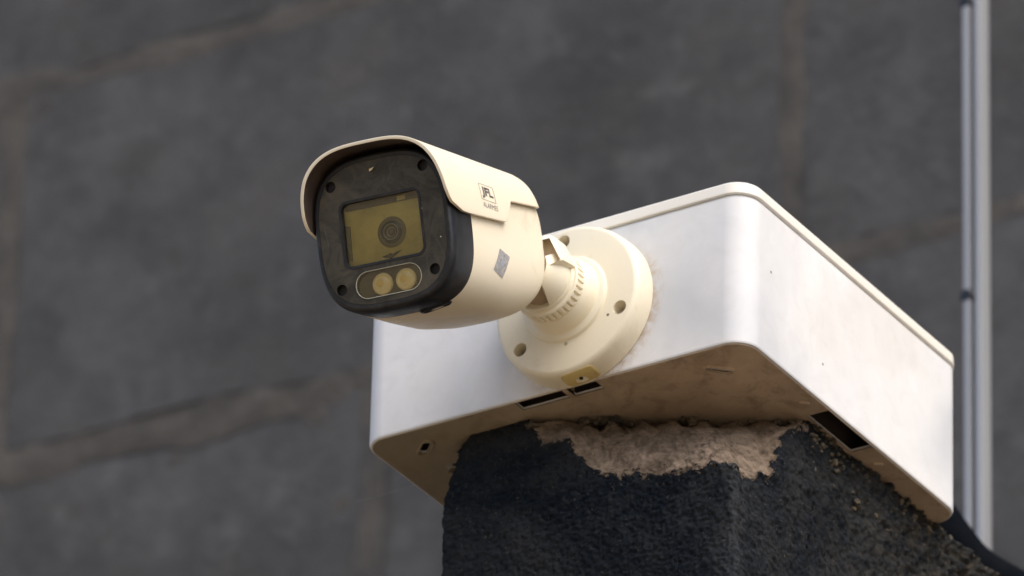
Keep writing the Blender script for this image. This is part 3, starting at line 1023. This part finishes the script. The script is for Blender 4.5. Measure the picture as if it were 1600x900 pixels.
# split dome that grips the ball: two claws
def claw(a0, a1, name):
    prof = [(.0112, .0254), (.0113, .0275), (.0110, .0300), (.0103, .0325), (.0092, .0346), (.0078, .0360)]
    inn = [(.0068, .0352), (.0080, .0338), (.0090, .0320), (.0096, .0298), (.0098, .0275), (.0098, .0254)]
    pr = prof + inn; K = 26; v = []; f = []
    for i in range(K + 1):
        for q, (rr, h) in enumerate(pr):
            hh = (h - .0254) / .0106
            aa0 = a0 + 24 * hh; aa1 = a1 - 24 * hh
            a = math.radians(aa0 + (aa1 - aa0) * i / K)
            v.append(Vector((rr * math.cos(a), rr * math.sin(a), h)))
    m = len(pr)
    for i in range(K):
        for q in range(m):
            a = i * m + q; b = i * m + (q + 1) % m
            f.append((a, b, b + m, a + m))
    f.append(tuple(range(m))); f.append(tuple(range(K * m, K * m + m)))
    return fpart(name, v, f, cream2)
claw(-76, 48, 'socket_claw'); claw(112, 232, 'socket_claw')
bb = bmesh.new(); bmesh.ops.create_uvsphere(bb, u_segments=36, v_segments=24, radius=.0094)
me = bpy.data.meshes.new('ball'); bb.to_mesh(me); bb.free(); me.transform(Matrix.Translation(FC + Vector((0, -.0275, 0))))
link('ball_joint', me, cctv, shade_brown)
# bracket arm from the back of the body to the ball
def wt(v): return v - Vector((0, 0, H))
def hull(name, pts, m, bev=.0009):
    bm = bmesh.new()
    for p in pts: bm.verts.new(p)
    r = bmesh.ops.convex_hull(bm, input=bm.verts)
    for g_ in bm.verts[:]:
        if not g_.link_faces: bm.verts.remove(g_)
    bmesh.ops.dissolve_limit(bm, angle_limit=math.radians(3), verts=bm.verts[:], edges=bm.edges[:])
    bmesh.ops.bevel(bm, geom=bm.edges[:], offset=bev, segments=2, affect='EDGES', profile=.5)
    bmesh.ops.recalc_face_normals(bm, faces=bm.faces)
    me = bpy.data.meshes.new(name); bm.to_mesh(me); bm.free()
    return link(name, me, cctv, m, True, 30)
A_ = wt(at(861, 365, -.034)); B_ = wt(at(884, 382, -.025)); C_ = wt(at(902, 418, -.0240)); D_ = wt(at(879, 405, -.034))
E_ = wt(at(836, 372, -.038)); G_ = wt(at(842, 417, -.038)); 
back = Vector((-.016, .004, .002))
arm = hull('bracket_arm', [A_, B_, C_, D_, E_, G_, B_ + back, E_ + back, C_ + back * .8], cream2)
bpy.context.view_layer.update()
poly = [(858, 371), (875.5, 405), (853, 417), (815, 434), (812, 384)]
boolean(arm, [loft([[wt(at(x, y, -.075)) for x, y in poly], [wt(at(x, y, -.027)) for x, y in poly]])])
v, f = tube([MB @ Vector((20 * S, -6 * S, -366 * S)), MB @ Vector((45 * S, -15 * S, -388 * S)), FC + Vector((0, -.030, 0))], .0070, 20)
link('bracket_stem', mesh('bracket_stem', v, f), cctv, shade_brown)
v, f = lat([(62, 368), (62, 376), (56, 381), (30, 382)], 40)
bpart('rear_collar', v, f, cream2)
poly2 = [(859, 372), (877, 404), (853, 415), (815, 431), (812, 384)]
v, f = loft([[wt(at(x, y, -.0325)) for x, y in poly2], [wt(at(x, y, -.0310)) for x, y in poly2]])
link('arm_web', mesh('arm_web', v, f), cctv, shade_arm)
# cable exit plug at the foot of the flange
pts = rrect(-.0058, .0062, -.0042, .0042, .0022, 6)
secs = []
for ins, e in ((0, -.0004), (0, .0002), (.0005, .0005)):
    sec = []
    for a, b in rrect(-.0068 + ins, .0068 - ins, .0008 + ins, .0088 - ins, .0022, 6):
        th = -PI / 2 + a / .0302 + .12
        rr = .0302 + e - .0004 * max(0, b - .004) / .004
        sec.append(Vector((rr * math.cos(th), rr * math.sin(th), b)))
    secs.append(sec)
plug = fpart('cable_plug', *loft(secs, True, True), simple('aged_yellow_plastic', (.66, .52, .22), .5, c2=(.55, .42, .17), sc=200))
v, f = lathe([(.0007, .0), (.0007, .0012)], 12)
me = mesh('vent_hole', v, f); me.transform(MF @ Matrix.Rotation(PI/2 , 4, 'X') if False else Matrix.Identity(4))
me.transform(Matrix.Translation(FC + Vector((.0036, -.0045, -.0316 + .0012))))
link('vent_hole', me, plug, hole_mat)

# a single spider thread under the left corner of the box
v, f = tube([at(556, 784, .12), at(590, 775, .12), at(650, 757, .12), at(668, 748, .1)], .00008, 6)
th_ = link('spider_thread', mesh('spider_thread', v, f), None, simple('thread', (.14, .14, .14), .5))
th_['label'] = 'single fine spider thread stretched below the left corner of the white box'; th_['category'] = 'thread'
